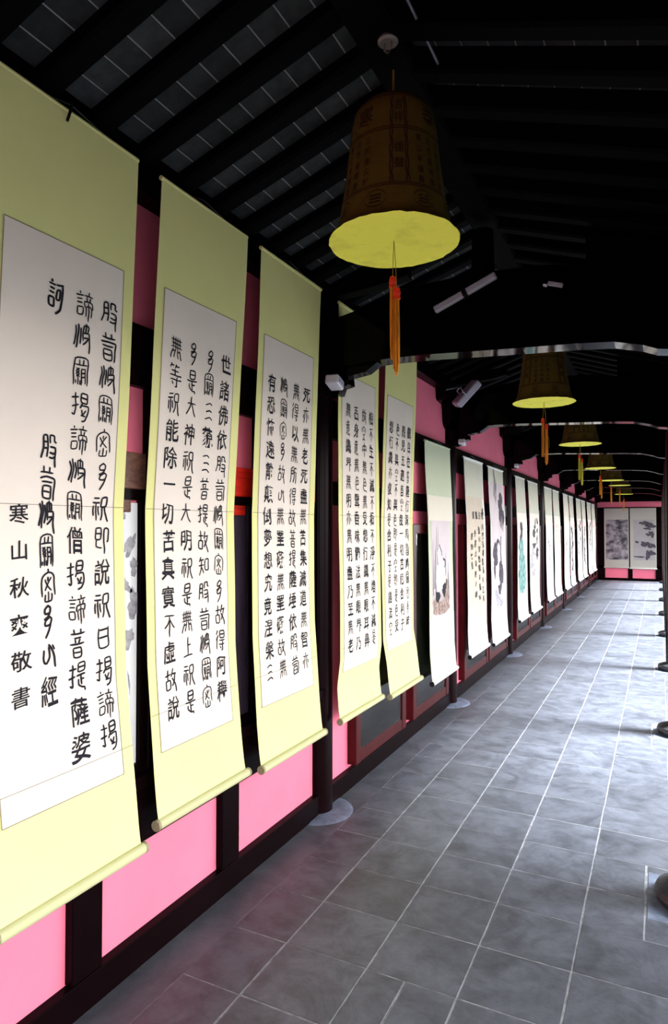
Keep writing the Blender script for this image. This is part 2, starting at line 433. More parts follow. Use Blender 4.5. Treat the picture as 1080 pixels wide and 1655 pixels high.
# ================================================================ COLUMNS AND BEAMS
for k, y in enumerate(COLY):
    t = thing('wall_column', '%s dark round lacquered column on the pink wall side of the corridor' % ORD[k] if k else
              'nearest dark round lacquered wall column, between the third and fourth yellow scrolls', 'column', (-1.76, y, 0), 'wall columns')
    MB().lathe([(.088, .004), (.088, 2.5), (.084, 2.815)], 24).build('shaft', 'lacquer_column', t, smooth=True)
    MB().lathe([(.205, -.028), (.205, .0), (.185, .008), (.10, .010)], 32).build('stone_disc', 'plinth_stone', t, smooth=True)
    # stepped cloud bracket along the wall
    prof = [(-.37, 2.815), (-.365, 2.74), (-.34, 2.715), (-.20, 2.70), (-.185, 2.66), (-.175, 2.56), (-.15, 2.52), (-.075, 2.485),
            (-.07, 2.40), (.07, 2.40), (.075, 2.485), (.15, 2.52), (.175, 2.56), (.185, 2.66), (.20, 2.70), (.34, 2.715), (.365, 2.74), (.37, 2.815)]
    MB().prism(prof, 'x', -.01, .110).build('wall_bracket', 'beam_lacquer', t)
    # bracket under the cross beam
    pr = [(.06, 2.34), (.155, 2.345), (.17, 2.385), (.22, 2.395), (.215, 2.44), (.32, 2.455), (.39, 2.50), (.06, 2.50)]
    MB().prism(pr, 'y', -.04, .04).build('beam_bracket', 'beam_lacquer', t)
for k, y in enumerate(RCY):
    lab = ('nearest round dark column on the open right side, on its square blue slab' if k == 0 else
           '%s round dark column of the open right side, standing on a stone drum' % ORD[k])
    t = thing('open_side_column', lab, 'column', (CX, y, 0), 'columns of the open side')
    MB().lathe([(.088, .075), (.092, 1.0), (.092, 2.0), (.086, 2.345)], 24).build('shaft', 'lacquer_column', t, smooth=True)
    MB().lathe([(.13, -.002), (.165, .012), (.175, .035), (.165, .058), (.125, .074), (.10, .078)], 32).build('stone_drum', 'drum_stone', t, smooth=True)
    MB().box(-.2, .2, -.2, .2, -.028, .002, .003).build('square_slab', 'plinth_stone', t)
for k, y in enumerate(COLY[:7] + [COLY[7]]):
    t = thing('cross_beam', '%s curved black beam across the corridor under the roof' % ORD[k], 'beam', (0, y, 0), 'curved cross beams')
    lo = [(-1.70, 2.485), (-1.5, 2.497), (-1.3, 2.505), (-1.1, 2.503), (-.85, 2.490), (-.6, 2.478), (-.35, 2.468), (-.18, 2.455), (-.06, 2.425), (-.0, 2.400), (.06, 2.392), (.20, 2.392)]
    hi = [(.20, 2.66), (.05, 2.72), (-.2, 2.82), (-.5, 2.87), (-.8, 2.885), (-1.1, 2.875), (-1.35, 2.84), (-1.5, 2.79), (-1.60, 2.770), (-1.70, 2.765)]
    MB().prism(lo+hi, 'y', -.065, .065).build('curved_beam', 'beam_lacquer', t)
    MB().lathe([(.05, 2.87), (.06, 2.92), (.055, 3.12)], 12, cx=XR).build('king_post', 'roof_timber', t, smooth=True)
    MB().prism([(-1.665, 2.90), (-1.55, 2.905), (-1.3, 2.93), (-1.2, 2.95), (-1.2, 3.02), (-1.45, 3.0), (-1.665, 2.94)], 'y', -.04, .04).build('strut', 'roof_timber', t)
    MB().prism([(.20, 2.62), (.0, 2.70), (-.3, 2.84), (-.3, 2.99), (.0, 2.90), (.20, 2.85)], 'y', -.04, .04).build('strut', 'roof_timber', t)

# ================================================================ LETTERING
# seal-script forms of the characters that recur most (strokes on a 10 x 14 grid, y downwards)
SEAL = {
'般': '1.5,2 1.3,7 .3,11|1.5,2 3.8,2 4,6.5 3.9,10.5|1.6,4.5 3.8,4.5|1.5,7 3.9,7|5.6,4.8 5.7,1.6 8.2,1.5 8.4,3.6 9.6,4|5.3,6.2 8.6,6.2 8.9,10 9,14|5.2,8.4 7.6,8.6 8.7,8|5.2,10.4 7.4,10.4 8.8,9.6',
'若': '3,.5 3.2,3|6.8,.5 6.6,3|1,3 9,2.8|.5,5.4 5,4.6 9.4,5.2 9.5,9 9,14|1.6,6.8 8.2,6.6|2.6,8.4 2.8,13 7.2,13 7.3,8.4 2.6,8.4|2.7,10.6 7.2,10.6',
'波': '.8,2 1.6,5 .8,9 .2,11|2.3,1 2.8,5 2.2,8 1.8,12|3.8,2.5 4.2,6 3.6,10|5.4,8.5 5.4,1.8 8,1.7 8,4.4|6.7,.4 6.7,5|5.4,5 8.8,4.9 9,9 9.4,13.8|5.8,7.2 8.4,7 6.8,9 5.2,10.2',
'羅': '1.3,13 1.5,1 8.5,1 8.8,13|1.4,3.6 8.6,3.6|3.8,1 4,3.6|6.2,1 6,3.6|2.6,5 4.4,6.4 2.8,7.6 4.6,9|4.4,5 2.8,6.4 4.4,7.6 2.8,9|3.6,9 3.6,12.6|5.6,5 5.6,12.8|5.6,5.5 7.8,5.4|5.6,7.4 7.8,7.2|5.6,9.2 7.8,9|7.6,5.2 7.7,12.2|2.4,10.5 2.2,12.2|4.7,10.4 4.8,12.6',
'密': '5,0 5,1.4|1,11 1.2,4 2.6,2.2 5,1.5 7.4,2.2 8.8,4 9,11|3,4 5,7 7,9|7,3.6 5,6 3,8.6|4.9,3.2 5,5|3,10 3,12.8 7,12.8 7,10|5,9 5,12.8',
'多': '6,.5 3.6,2.4 3.4,4.2 6.4,3.6 7,1.6 5.6,.8|6.4,3.8 4.8,5.5 2.8,6.6|6.4,5 3.8,7 3.8,8.8 6.8,8.2 7.4,6 6,5.1|7.2,7.8 6.2,10.4 3.6,13.8',
'無': '.8,2.6 9.2,2.6|1.2,4.6 8.8,4.6|.5,6.6 9.5,6.6|2.4,1 2.3,6.8|4.2,1 4.2,6.8|5.8,1 5.8,6.8|7.6,1 7.7,6.8|2.6,7.6 1.4,10.5 .8,13|4.4,7 4,10 3.4,12.5|5.8,7 6.4,10 7,12.5|7.6,7.6 8.8,10.5 9.4,13|2,9 4.4,8.6|5.8,8.6 8.2,9',
'祝': '1,2 4.4,1.8|.4,4.2 4.8,4|2.6,4.2 2.6,12.5|1.2,5.5 .8,10.5|4,5.5 4.2,10|5.8,2 5.8,6 8.8,6 8.8,1.8 5.8,2|6.6,6 6.2,9.6 5.2,12.5|8,6 8.2,9 9,12 9.8,13.5',
'是': '3,1 3,5.4 7,5.4 7.1,1 3,1|3,3.2 7,3.2|.6,7 9.4,6.8|5,7 5,12|5,9 7.6,9|2.8,8.4 2.6,10.6 5,12.4 7,12.6 7.4,14',
'故': '.6,4.2 5.2,3.8|2.8,1 2.9,6.8|1.2,7 1.3,11.4 4.4,11.4 4.5,7 1.2,7|7,1 6.2,4 5.6,5.4|6.4,4 9.6,3.8|8.8,4 8,7.4 6,10.4|6.2,6 8,9 9.2,12 9.4,13.8',
'諦': '2.4,.8 2.6,2|.4,2.8 4.6,2.6|1,4.4 4,4.3|1,6 4,6|1,8 1.1,11.2 3.9,11.2 4,8 1,8|7.4,.6 7.4,2.2|5,2.6 9.8,2.4|6.4,3 6.8,5|8.6,3 8.2,5|5.2,8 5.3,5.4 9.5,5.2 9.6,8|5.9,12 6,7.6 8.8,7.4 8.9,11.8|7.4,5.6 7.4,14',
'揭': '2.4,1 2.6,6 2.4,11 .8,10.4|.4,3.4 4.4,3|.4,7.4 4.2,6.4|5.8,1 5.8,5 9,5 9,1 5.8,1|5.8,3 9,3|6.4,5.4 5,8|5.8,6.6 9.6,6.4 9.6,10 8.4,13 6.4,13.8|6,8.4 7,10.6 8.4,8.2|6,11 8.6,11',
'不': '1,2 9,1.8|5,2 5,13.5|5,4 3,7 1,8.6|5,4 7.2,7 9,8.6',
'空': '5,.2 5,1.4|1,6 1.2,3.2 5,1.6 8.8,3.2 9,6|3.8,3.6 3,6|6.2,3.6 7,6|2.6,8.4 7.4,8.2|5,8.4 5,12.8|2,13 8,12.8',
'三': '2,3 6,2 8,3|2.4,7 6,6.4 7.6,7.2|1.6,11.4 6,10.4 8.4,11.8',
'大': '5,1 4.6,5 2.6,9 1,11.4|1.4,5 8.6,4.6|5.2,5 7,9 9,11.8',
'得': '2.8,1 1.2,3.6|3,4 1,7|2,6 2,12.5|4.8,1.4 4.8,5.4 8.8,5.4 8.8,1.4 4.8,1.4|4.8,3.4 8.8,3.4|4,7.2 9.6,7|4,9.6 9.6,9.4|7.6,7.4 7.6,12.6 6.2,13|5.2,10.6 6,12',
'亦': '5,.6 5,2.4|1,3.4 9,3.2|3.8,3.6 3.4,8 2,12.4|6.2,3.6 6.4,8 6.6,12.4|2,6 1,9|8,6 9.2,9',
'即': '1.4,1 1.4,6 4.4,6 4.4,1 1.4,1|1.4,3.5 4.4,3.5|2,6.2 1.4,9.6 4.6,10.4|6.4,13.5 6.4,2 9,2 9,7 8,8',
'心': '5,4 5.4,8 4,10.4 2.4,10 1.6,8 2,5|5,3 7,5 8.4,8 9.4,12|7.4,3 8.6,5',
'等': '2.6,.6 1.4,3|2.2,1.8 4.4,1.6|6.4,.6 5.4,3|6.2,1.8 8.8,1.6|2,4.6 8,4.4|5,3.4 5,7|.8,7 9.4,6.8|1.6,9.4 8.6,9.2|6.8,7.4 6.9,12.6 5.4,13|3,10.4 4,12',
'菩': '3,.5 3.2,2.8|7,.5 6.8,2.8|1,2.8 9,2.6|3,4.6 7,4.4|3.6,5 4.2,6.8|6.4,5 5.8,6.8|1,7.4 9,7.2|3,9 3,13 7,13 7.1,9 3,9|3,11 7,11',
'知': '2,1 1,4|1.6,3 4.8,2.8|.4,6.2 5.2,6|3,3 2.8,7 .8,12|3,7 4.8,11|6.2,3 6.2,9 9.2,9 9.2,3 6.2,3',
'曰': '2.2,2 2.2,11 7.8,11 7.8,2|2.2,6.6 7.8,6.6|2.2,3 7.8,3',
'訶': '2.4,.8 2.6,2|.4,2.8 4.6,2.6|1,4.4 4,4.3|1,6 4,6|1,8 1.1,11.2 3.9,11.2 4,8 1,8|5,2.4 9.8,2.2|5.6,4.4 5.6,8 7.6,8 7.6,4.4 5.6,4.4|9,2.4 9.2,8 8,12 5,14',
'提': '2.4,1 2.6,6 2.4,11 .8,10.4|.4,3.4 4.4,3|.4,7.4 4.2,6.4|5.6,1 5.6,4.6 9,4.6 9,1 5.6,1|5.6,2.8 9,2.8|4.8,6.4 9.8,6.2|7.4,6.4 7.4,11|7.4,8.4 9.2,8.4|6,8 5.8,10.6 7.6,12 9,12.4 9.4,14',
'色': '5,.6 3,3 3,4.6|4,2 7,2 6.4,4.4|2.8,5 8,4.8 8,8 2.9,8.2|5.4,5 5.4,8|2.8,5 2.6,10 4,12.4 8,12.4 9,14',
'上': '5,1 5,11|5,5.6 7.6,5.2|1,11.4 9,11',
'意': '5,0 5,1.2|2,1.8 8,1.6|3.4,2.2 4,3.6|6.6,2.2 6,3.6|1,4.2 9,4|3,5.4 3,8.8 7,8.8 7,5.4 3,5.4|3,7 7,7|2,10 1.8,12|3.6,9.8 4,12 6,12.6 7.6,11.6 9,14|5.4,9.6 5.8,11',
}
# ----
_fc = bpy.data.curves.new('lettering', 'FONT'); _fc.size = 1; _fc.resolution_u = 3; _fc.offset = .010
_fo = bpy.data.objects.new('lettering', _fc); COL.objects.link(_fo)
GL = {}
def glyph(ch):
    if ch in GL: return GL[ch]
    _fc.body = ch
    dg = bpy.context.evaluated_depsgraph_get(); dg.update()
    ev = _fo.evaluated_get(dg); me = ev.to_mesh()
    vs = [(v.co.x-.5, v.co.y-.38) for v in me.vertices]; fs = [tuple(p.vertices) for p in me.polygons]
    ev.to_mesh_clear()
    GL[ch] = (vs, fs); return GL[ch]
SINK = None
def put_char(vs, fs, ch, a, z, w, h, seal=True, jit=1.0):
    if SINK is not None:
        v_, f_ = [], []; put_char0(v_, f_, ch, a, z, w, h, seal, jit); SINK.append((v_, f_)); return
    put_char0(vs, fs, ch, a, z, w, h, seal, jit)
def put_char0(vs, fs, ch, a, z, w, h, seal=True, jit=1.0):
    """append a glyph centred at (a, z) on the sheet, in sheet coordinates"""
    if ch == ':':
        for dz in (.012, -.004):
            o = len(vs); vs += [(a+w*.45, z+dz), (a+w*.75, z+dz), (a+w*.75, z+dz+.006), (a+w*.45, z+dz+.006)]; fs.append((o, o+1, o+2, o+3))
        return
    if seal and ch in SEAL:
        ph = random.uniform(0, 6.28); ux = w*.094; uy = h*.106; lean = random.uniform(-.03, .03)
        for st in SEAL[ch].split('|'):
            p = [tuple(float(q) for q in c.split(',')) for c in st.split()]
            out = []
            for i in range(len(p)-1):
                p0, p1, p2, p3 = p[max(i-1, 0)], p[i], p[i+1], p[min(i+2, len(p)-1)]
                for k in range(4):
                    t = k/4; T = .32
                    f = lambda a, b, c, d: b + t*T*(c-a) + t*t*(2*T*a+(T-3)*b+(3-2*T)*c-T*d) + t**3*(-T*a+(2-T)*b+(T-2)*c+T*d)
                    out.append((f(p0[0], p1[0], p2[0], p3[0]), f(p0[1], p1[1], p2[1], p3[1])))
            out.append(p[-1]); n_ = len(out)
            pts = [(a+(x-5+.22*math.sin(y*.7+ph)+lean*(7-y))*ux, z-(y-7+.25*math.sin(x*.5+ph))*uy) for x, y in out]
            o = len(vs); sw = h*(.078 if ch in '無羅諦密' else .094)*random.uniform(.88, 1.12)
            for i, (pa, pz) in enumerate(pts):
                q0, q1 = pts[max(i-1, 0)], pts[min(i+1, n_-1)]
                dx, dz = q1[0]-q0[0], q1[1]-q0[1]; L = math.hypot(dx, dz) or 1
                ww = sw/2*(.62 if i in (0, n_-1) else 1)
                vs += [(pa-dz/L*ww, pz+dx/L*ww), (pa+dz/L*ww, pz-dx/L*ww)]
            for i in range(n_-1): fs.append((o+2*i, o+2*i+1, o+2*i+3, o+2*i+2))
        return
    gv, gf = glyph(ch); o = len(vs)
    ph = random.uniform(0, 6.28); am = random.uniform(.5, 1)*jit
    sw = random.uniform(.92, 1.08); lean = random.uniform(-.05, .05)*jit
    for (x, y) in gv:
        if seal:
            t = max(0, -.16-y)
            yy = y*1.18 - t*.7 + .12
            xx = x*(1 - .16*max(0, y) + .10*t) + .035*am*math.sin(5*y+ph) + lean*y
            yy += .03*am*math.sin(6*x+ph) - .42*x*x*(1 if y > .1 else -.1)
        else:
            xx = x + lean*y*2 + .02*math.sin(5*y+ph); yy = y + .08*x
        vs.append((a+xx*w*sw, z+yy*h))
    fs += [tuple(i+o for i in f) for f in gf]
def ribbon(vs, fs, pts, w0, w1=None):
    w1 = w0 if w1 is None else w1
    n = len(pts); o = len(vs)
    for i, (a, z) in enumerate(pts):
        p, q = pts[max(i-1, 0)], pts[min(i+1, n-1)]
        dx, dz = q[0]-p[0], q[1]-p[1]; L = math.hypot(dx, dz) or 1
        w = (w0+(w1-w0)*i/(n-1))/2
        vs += [(a-dz/L*w, z+dx/L*w), (a+dz/L*w, z-dx/L*w)]
    for i in range(n-1): fs.append((o+2*i, o+2*i+1, o+2*i+3, o+2*i+2))
def blob(vs, fs, a, z, ra, rz, rough=.35, n=18, rot=0, seed=None):
    rd = random.Random(seed if seed is not None else random.random()); o = len(vs)
    ph = [rd.uniform(0, 6.28) for _ in range(4)]
    vs.append((a, z))
    for i in range(n):
        t = 2*math.pi*i/n
        k = 1 + rough*(.5*math.sin(2*t+ph[0])+.4*math.sin(3*t+ph[1])+.35*math.sin(5*t+ph[2])+.25*math.sin(8*t+ph[3]))
        x, y = ra*k*math.cos(t), rz*k*math.sin(t)
        vs.append((a+x*math.cos(rot)-y*math.sin(rot), z+x*math.sin(rot)+y*math.cos(rot)))
    for i in range(n): fs.append((o, o+1+i, o+1+(i+1) % n))

# ================================================================ SCROLLS
def interp(tbl, z):
    if z <= tbl[0][0]: return tbl[0][1]
    for (a, b), (c, d) in zip(tbl, tbl[1:]):
        if z <= c:
            t = (z-a)/(c-a); return b+(d-b)*t
    return tbl[-1][1]
def make_scroll(label, y0, y1, zt, zb, prof, silk, panels, rod='rod_paper', rod_end='rod_end', group=None, art=(), seams=(), rim=None, rod_r=.0185, curl=.004, seed=0, name='hanging_scroll', back=False):
    """prof: (z, X) table.  panels: (name, a0, a1, z0, z1, material).  art: (name, material, verts, faces, lift) in sheet coords (a from left edge, z absolute)"""
    W = y1-y0; Xb = interp(prof, zb)
    loc = (Xb, (y0+y1)/2, zb) if not back else ((y0+y1)/2, -Xb, zb)
    t = thing(name, label, 'scroll', loc, group)
    rd = random.Random(seed); p1, p2, p3 = (rd.uniform(0, 6.28) for _ in range(3))
    def P(a, z, lift=0):
        s = a/W - .5
        x = interp(prof, z) - Xb + lift
        x += curl*math.sin(2.1*z+p1+s*1.2) + curl*.8*math.sin(5.0*z+p2)*s + curl*.5*math.sin(9*z+p3)*s*s*2
        x += .004*math.exp(-((z-zb)/.04)**2)
        if back: return (a-W/2, -x, z-zb)
        return (x, a-W/2, z-zb)
    def sheet(a0, a1, z0, z1, lift, th, nm, m, parent):
        nz = max(2, int((z1-z0)/.022)); na = 8
        mb = MB(); vs = []; fs = []
        for L in (lift, lift-th):
            for i in range(nz+1):
                for j in range(na+1): vs.append(P(a0+(a1-a0)*j/na, z0+(z1-z0)*i/nz, L))
        K = (nz+1)*(na+1)
        def id_(s_, i, j): return s_*K + i*(na+1)+j
        for i in range(nz):
            for j in range(na):
                fs.append((id_(0, i, j), id_(0, i, j+1), id_(0, i+1, j+1), id_(0, i+1, j)))
                fs.append((id_(1, i, j), id_(1, i+1, j), id_(1, i+1, j+1), id_(1, i, j+1)))
            fs.append((id_(0, i, 0), id_(0, i+1, 0), id_(1, i+1, 0), id_(1, i, 0)))
            fs.append((id_(0, i, na), id_(1, i, na), id_(1, i+1, na), id_(0, i+1, na)))
        for j in range(na):
            fs.append((id_(0, 0, j), id_(1, 0, j), id_(1, 0, j+1), id_(0, 0, j+1)))
            fs.append((id_(0, nz, j), id_(0, nz, j+1), id_(1, nz, j+1), id_(1, nz, j)))
        return mb.add(vs, fs).build(nm, m, parent, smooth=True)
    cloth = sheet(0, W, zb, zt, 0, .0012, 'silk_mount', silk, t)
    pr_par = {}
    for (nm, a0, a1, z0, z1, m) in panels: pr_par[nm] = sheet(a0, a1, z0, z1, .0020, .0014, nm, m, t)
    def flat(nm, m, vs, fs, lift, parent=t):
        mb = MB(); mb.v = [P(a, z, lift) for a, z in vs]; mb.f = fs
        return mb.build(nm, m, parent, fix=False)
    if rim:
        a0, a1, z0, z1 = rim; vs, fs = [], []
        zz = [z0+(z1-z0)*i/30 for i in range(31)]
        ribbon(vs, fs, [(a0, z) for z in zz], .0025); ribbon(vs, fs, [(a1, z) for z in zz], .0025)
        ribbon(vs, fs, [(a0+(a1-a0)*i/4, z1) for i in range(5)], .0025); ribbon(vs, fs, [(a0+(a1-a0)*i/4, z0) for i in range(5)], .0025)
        flat('border_line', 'ink_line', vs, fs, .0032)
    if seams:
        vs, fs = [], []
        for z in seams: vs, fs = [], []; ribbon(vs, fs, [(W*i/4, z) for i in range(5)], .0018); flat('paper_seam', 'ink_line', vs, fs, .0033)
    for it in art:
        if it[0] == 'calligraphy' and len(it) > 5:
            for vs_, fs_ in it[5]: flat('character', it[1], vs_, fs_, it[4])
        else:
            o_ = flat(it[0], it[1], it[2], it[3], it[4]); tag(o_, kind='stuff')
    # rods
    def ax(a, x, z):
        return (a-W/2, -x, z-zb) if back else (x, a-W/2, z-zb)
    xt = interp(prof, zt)-Xb
    MB().tube([ax(-.002, xt-.004, zt), ax(W+.002, xt-.004, zt)], .009, 8).build('top_stave', silk, t, smooth=True)
    MB().tube([ax(-.004, -.002+.008, zb), ax(W+.004, -.002+.008, zb)], rod_r, 14).build('roller', rod, t, smooth=True)
    for s_ in (0, 1):
        a = -.004 if s_ == 0 else W+.004; e = -.016 if s_ == 0 else W+.016
        r2 = rod_r*1.04 if rod_end == 'rod_end' else rod_r*1.1
        MB().tube([ax(a, .006, zb), ax(e, .006, zb)], r2, 14).build('roller_end', rod_end, t, smooth=True)
    xw = (-1.665 if zt > 2.6 else -1.712) - Xb
    if not back:
        MB().tube([ax(W*.3, xt-.002, zt+.008), ax(W*.5, (xt+xw)/2, zt+.045), ax(W*.7, xt-.002, zt+.008)], .0022, 5).build('hanging_cord', 'clip_black', t)
    return t

TXT = {
 1: ['般若波羅密多祝即說祝曰揭諦揭', '諦波羅揭諦波羅僧揭諦菩提薩婆', None, None],
 2: ['世諸佛依般若波羅密多故得阿耨', '多羅三藐三菩提故知般若波羅密', '多是大神祝是大明祝是無上祝是', '無等祝能除一切苦真實不虛故說'],
 3: ['死亦無老死盡無苦集滅道無智亦', '無得以無所得故菩提薩埵依般若', '波羅密多故心無罣礙無罣礙故無', '有恐怖遠離顛倒夢想究竟涅槃三'],
 4: ['相不生不滅不垢不淨不增不減是', '故空中無色無受想行識無眼耳鼻', '舌身意無色聲香味觸法無眼界乃', '無意識界無明亦無明盡乃至無老'],
 5: ['觀自在菩薩行深般若波羅密多時', '照見五蘊皆空度一切苦厄舍利子', '色不異空不異色即是空即是色受', '想行識亦復如是舍利子是諸法空'],
}
def col_text(vs, fs, s, a, ztop, pitch, w, h, seal=True, jit=1):
    for i, ch in enumerate(s): put_char(vs, fs, ch, a+random.uniform(-.004, .004), ztop-i*pitch+random.uniform(-.003, .003), w, h, seal, jit)

ylab = ['large yellow-bordered calligraphy scroll at the left edge, with a signature column at its left',
        'yellow-bordered calligraphy scroll with four full columns, second from the left edge of the photo',
        'yellow-bordered calligraphy scroll just left of the nearest wall column',
        'yellow-bordered calligraphy scroll just right of the nearest wall column',
        'narrow-looking yellow-bordered calligraphy scroll just left of the crane painting']
S = [(1.184, 1.722), (1.845, 2.400), (2.515, 3.110), (3.330, 3.930), (4.045, 4.655)]
profs = [[(.5, -1.585), (.7, -1.608), (1.1, -1.655), (1.66, -1.672), (2.2, -1.648), (2.9, -1.618)],
         [(.5, -1.618), (.7, -1.640), (1.1, -1.672), (1.66, -1.684), (2.2, -1.655), (2.9, -1.618)],
         [(.5, -1.61), (.7, -1.63), (1.1, -1.66), (1.66, -1.668), (2.2, -1.648), (2.9, -1.618)],
         [(.5, -1.615), (.7, -1.630), (.85, -1.612), (1.66, -1.625), (2.2, -1.628), (2.9, -1.618)],
         [(.5, -1.60), (.7, -1.620), (.85, -1.645), (1.66, -1.655), (2.2, -1.640), (2.9, -1.618)]]
for n in range(5):
    y0, y1 = S[n]; W = y1-y0
    zt = 2.88; zb = [.513, .537, .515, .512, .487][n]
    if n == 0: a0, a1 = .032, .488
    else: a0, a1 = W*.075, W*.895
    z0, z1 = .775, (2.475, 2.49, 2.495, 2.49, 2.49)[n]
    vs, fs = [], []; SINK = []
    cols = [a1 - (a1-a0)*f for f in ((.125, .36, .60, .80) if n == 0 else (.135, .36, .60, .83))]
    ztop = 2.31 if n == 0 else 2.285
    cw, ch_ = (.076, .066) if n == 0 else (.074, .065)
    for ci, s in enumerate(TXT[n+1]):
        dz = 0
        if s: 
            dzt = (0, .0, .0, .0)[ci]
            col_text(vs, fs, s, cols[ci], ztop+dzt, .1075 if n == 0 else .1055, cw, ch_)
    if n == 0:
        put_char(vs, fs, '訶', cols[2], 2.305, .062, .072, True)
        col_text(vs, fs, '般若波羅密多心經', cols[2], 1.84, .1045, .062, .072)
        col_text(vs, fs, '寒山秋爽敬書', cols[3]-.005, 1.64, .1065, .066, .062, False)
    if n == 1: put_char(vs, fs, ':', cols[3], ztop-.12, .05, .06)
    art = [('calligraphy', 'ink', vs, fs, .0038, SINK)]; SINK = None
    make_scroll(ylab[n], y0, y1, zt, zb, profs[n], 'silk_yellow', [('paper_panel', a0, a1, z0, z1, 'rice_paper')],
                group='yellow calligraphy scrolls', art=art, seams=(1.668, .915 - (.06 if n == 0 else .0)), rim=(a0, a1, z0, z1), seed=n+3,
                curl=.003)

# ---- paintings and white scrolls along the wall
farprof = [(.3, -1.618), (.6, -1.638), (1.66, -1.645), (2.1, -1.665), (2.35, -1.672)]
random.seed(11)
# crane painting
def crane_art(W):
    out = []
    a0, a1 = W*.10, W*.86; L = a1-a0
    def A(f): return a0+f*L
    g, gf = [], []
    for f, zb_, zt_, b in ((.05, 1.05, 1.50, .02), (.18, 1.05, 1.60, .10), (.12, 1.1, 1.42, .06), (.30, 1.2, 1.58, .05), (.72, 1.0, 1.38, .05), (.84, .95, 1.30, .04), (.90, .98, 1.22, -.03)):
        pts = [(A(f)+b*((i/8)**2)*L, zb_+(zt_-zb_)*i/8) for i in range(9)]
        ribbon(g, gf, pts, .018, .004)
    out.append(('reeds', 'ink_grey', g, gf, .0034))
    g, gf = [], []
    blob(g, gf, A(.48), .93, L*.42, .062, .12, seed=3); blob(g, gf, A(.74), 1.04, L*.16, .12, .3, seed=5); blob(g, gf, A(.16), .96, L*.12, .08, .25, seed=8)
    for k in range(16): ribbon(g, gf, [(A(.06+.055*k), .95), (A(.05+.055*k+.01*(k % 3)), 1.05+.03*(k % 4))], .010, .003)
    out.append(('reed_bank', 'ink_brown', g, gf, .0035))
    g, gf = [], []
    blob(g, gf, A(.33), 1.17, L*.12, .13, .14, seed=1, rot=.12); blob(g, gf, A(.58), 1.16, L*.13, .075, .16, seed=2, rot=-.5)
    ribbon(g, gf, [(A(.36), 1.32), (A(.33), 1.39), (A(.40), 1.43), (A(.46), 1.40)], .035, .02)
    ribbon(g, gf, [(A(.60), 1.22), (A(.66), 1.27), (A(.60), 1.31)], .035, .02)
    out.append(('crane_bodies', 'feather_white', g, gf, .0037))
    g, gf = [], []
    ribbon(g, gf, [(A(.40), 1.455), (A(.43), 1.43), (A(.52), 1.395), (A(.53), 1.36)], .018, .010)
    ribbon(g, gf, [(A(.60), 1.335), (A(.70), 1.32), (A(.71), 1.28), (A(.64), 1.26)], .018, .012)
    blob(g, gf, A(.28), 1.03, L*.11, .05, .3, seed=4); blob(g, gf, A(.62), 1.075, L*.11, .05, .3, seed=6)
    ribbon(g, gf, [(A(.33), 1.02), (A(.34), .95), (A(.36), .89)], .012, .004)
    ribbon(g, gf, [(A(.72), 1.08), (A(.76), 1.16)], .025, .01)
    out.append(('crane_feathers', 'ink', g, gf, .0039))
    return out
y0, y1 = 5.0, 5.69; W = y1-y0
make_scroll('pale green scroll painted with two cranes among reeds, just left of the second wall column', y0, y1, 2.295, .365, farprof, 'silk_green',
            [('upper_mount', W*.0+.004, W-.004, 1.655, 1.86, 'silk_beige'), ('picture', W*.10, W*.86, .86, 1.655, 'painting_paper'), ('lower_mount', .004, W-.004, .62, .86, 'silk_white')],
            rod='silk_white', rod_end='rod_dark', art=crane_art(W), group='painting and white scrolls', seed=21)
# running-script scroll
y0, y1 = 6.15, 6.90; W = y1-y0
vs, fs = [], []
col_text(vs, fs, '楓橋', W*.86, 1.76, .0, .08, .075, False)
for i, ch in enumerate('夜泊聽鐘'): put_char(vs, fs, ch, W*(.82-.165*i), 1.72, .085, .085, False, 3)
for ci, s in enumerate(('月落烏啼霜滿天江楓', '漁火對愁眠姑蘇城', '外寒山寺夜半鐘', '聲到客船')):
    z = 1.60 - .03*ci
    for i, ch in enumerate(s):
        put_char(vs, fs, ch, W*(.81-.2*ci)+random.uniform(-.015, .015), z, .085*random.uniform(.7, 1.2), .080*random.uniform(.7, 1.1), False, 4)
        z -= random.uniform(.085, .105)
make_scroll('white scroll of small running script on tan paper, just right of the second wall column', y0, y1, 2.275, .373, farprof, 'silk_white',
            [('upper_mount', .004, W-.03, 1.90, 2.25, 'silk_sage'), ('paper_panel', W*.02+.004, W*.90, .72, 1.90, 'tan_paper')],
            rod='silk_white', rod_end='rod_dark', art=[('calligraphy', 'ink', vs, fs, .0038)], group='painting and white scrolls', seed=22)
# eagles
y0, y1 = 7.13, 7.90; W = y1-y0
g1, f1 = [], []; g2, f2 = [], []; g3, f3 = [], []
blob(g1, f1, W*.70, 1.86, .12, .13, .35, seed=2, rot=.3); blob(g1, f1, W*.62, 1.74, .05, .09, .3, seed=3); blob(g1, f1, W*.84, 1.72, .05, .10, .3, seed=4)
blob(g1, f1, W*.26, 1.30, .12, .12, .25, seed=5); ribbon(g1, f1, [(W*.3, 1.38), (W*.42, 1.45), (W*.5, 1.44), (W*.56, 1.40)], .07, .02)
blob(g1, f1, W*.20, 1.15, .05, .10, .3, seed=6)
blob(g1, f1, W*.62, 1.06, .10, .16, .35, seed=7); blob(g1, f1, W*.52, .90, .07, .07, .4, seed=8)
ribbon(g1, f1, [(W*.64, 1.5), (W*.60, 1.3), (W*.66, 1.15)], .03, .05)
for k in range(7): ribbon(g1, f1, [(W*.66+.02*k, 1.80), (W*.58+.025*k, 1.66), (W*.60+.03*k, 1.60-.01*k)], .014, .004)
for k in range(8): ribbon(g2, f2, [(W*(.3+.03*k), 2.24-.02*k), (W*(.34+.03*((k*3) % 4)), 2.08-.03*k), (W*(.24+.05*((k*5) % 3)), 1.95)], .008, .003)
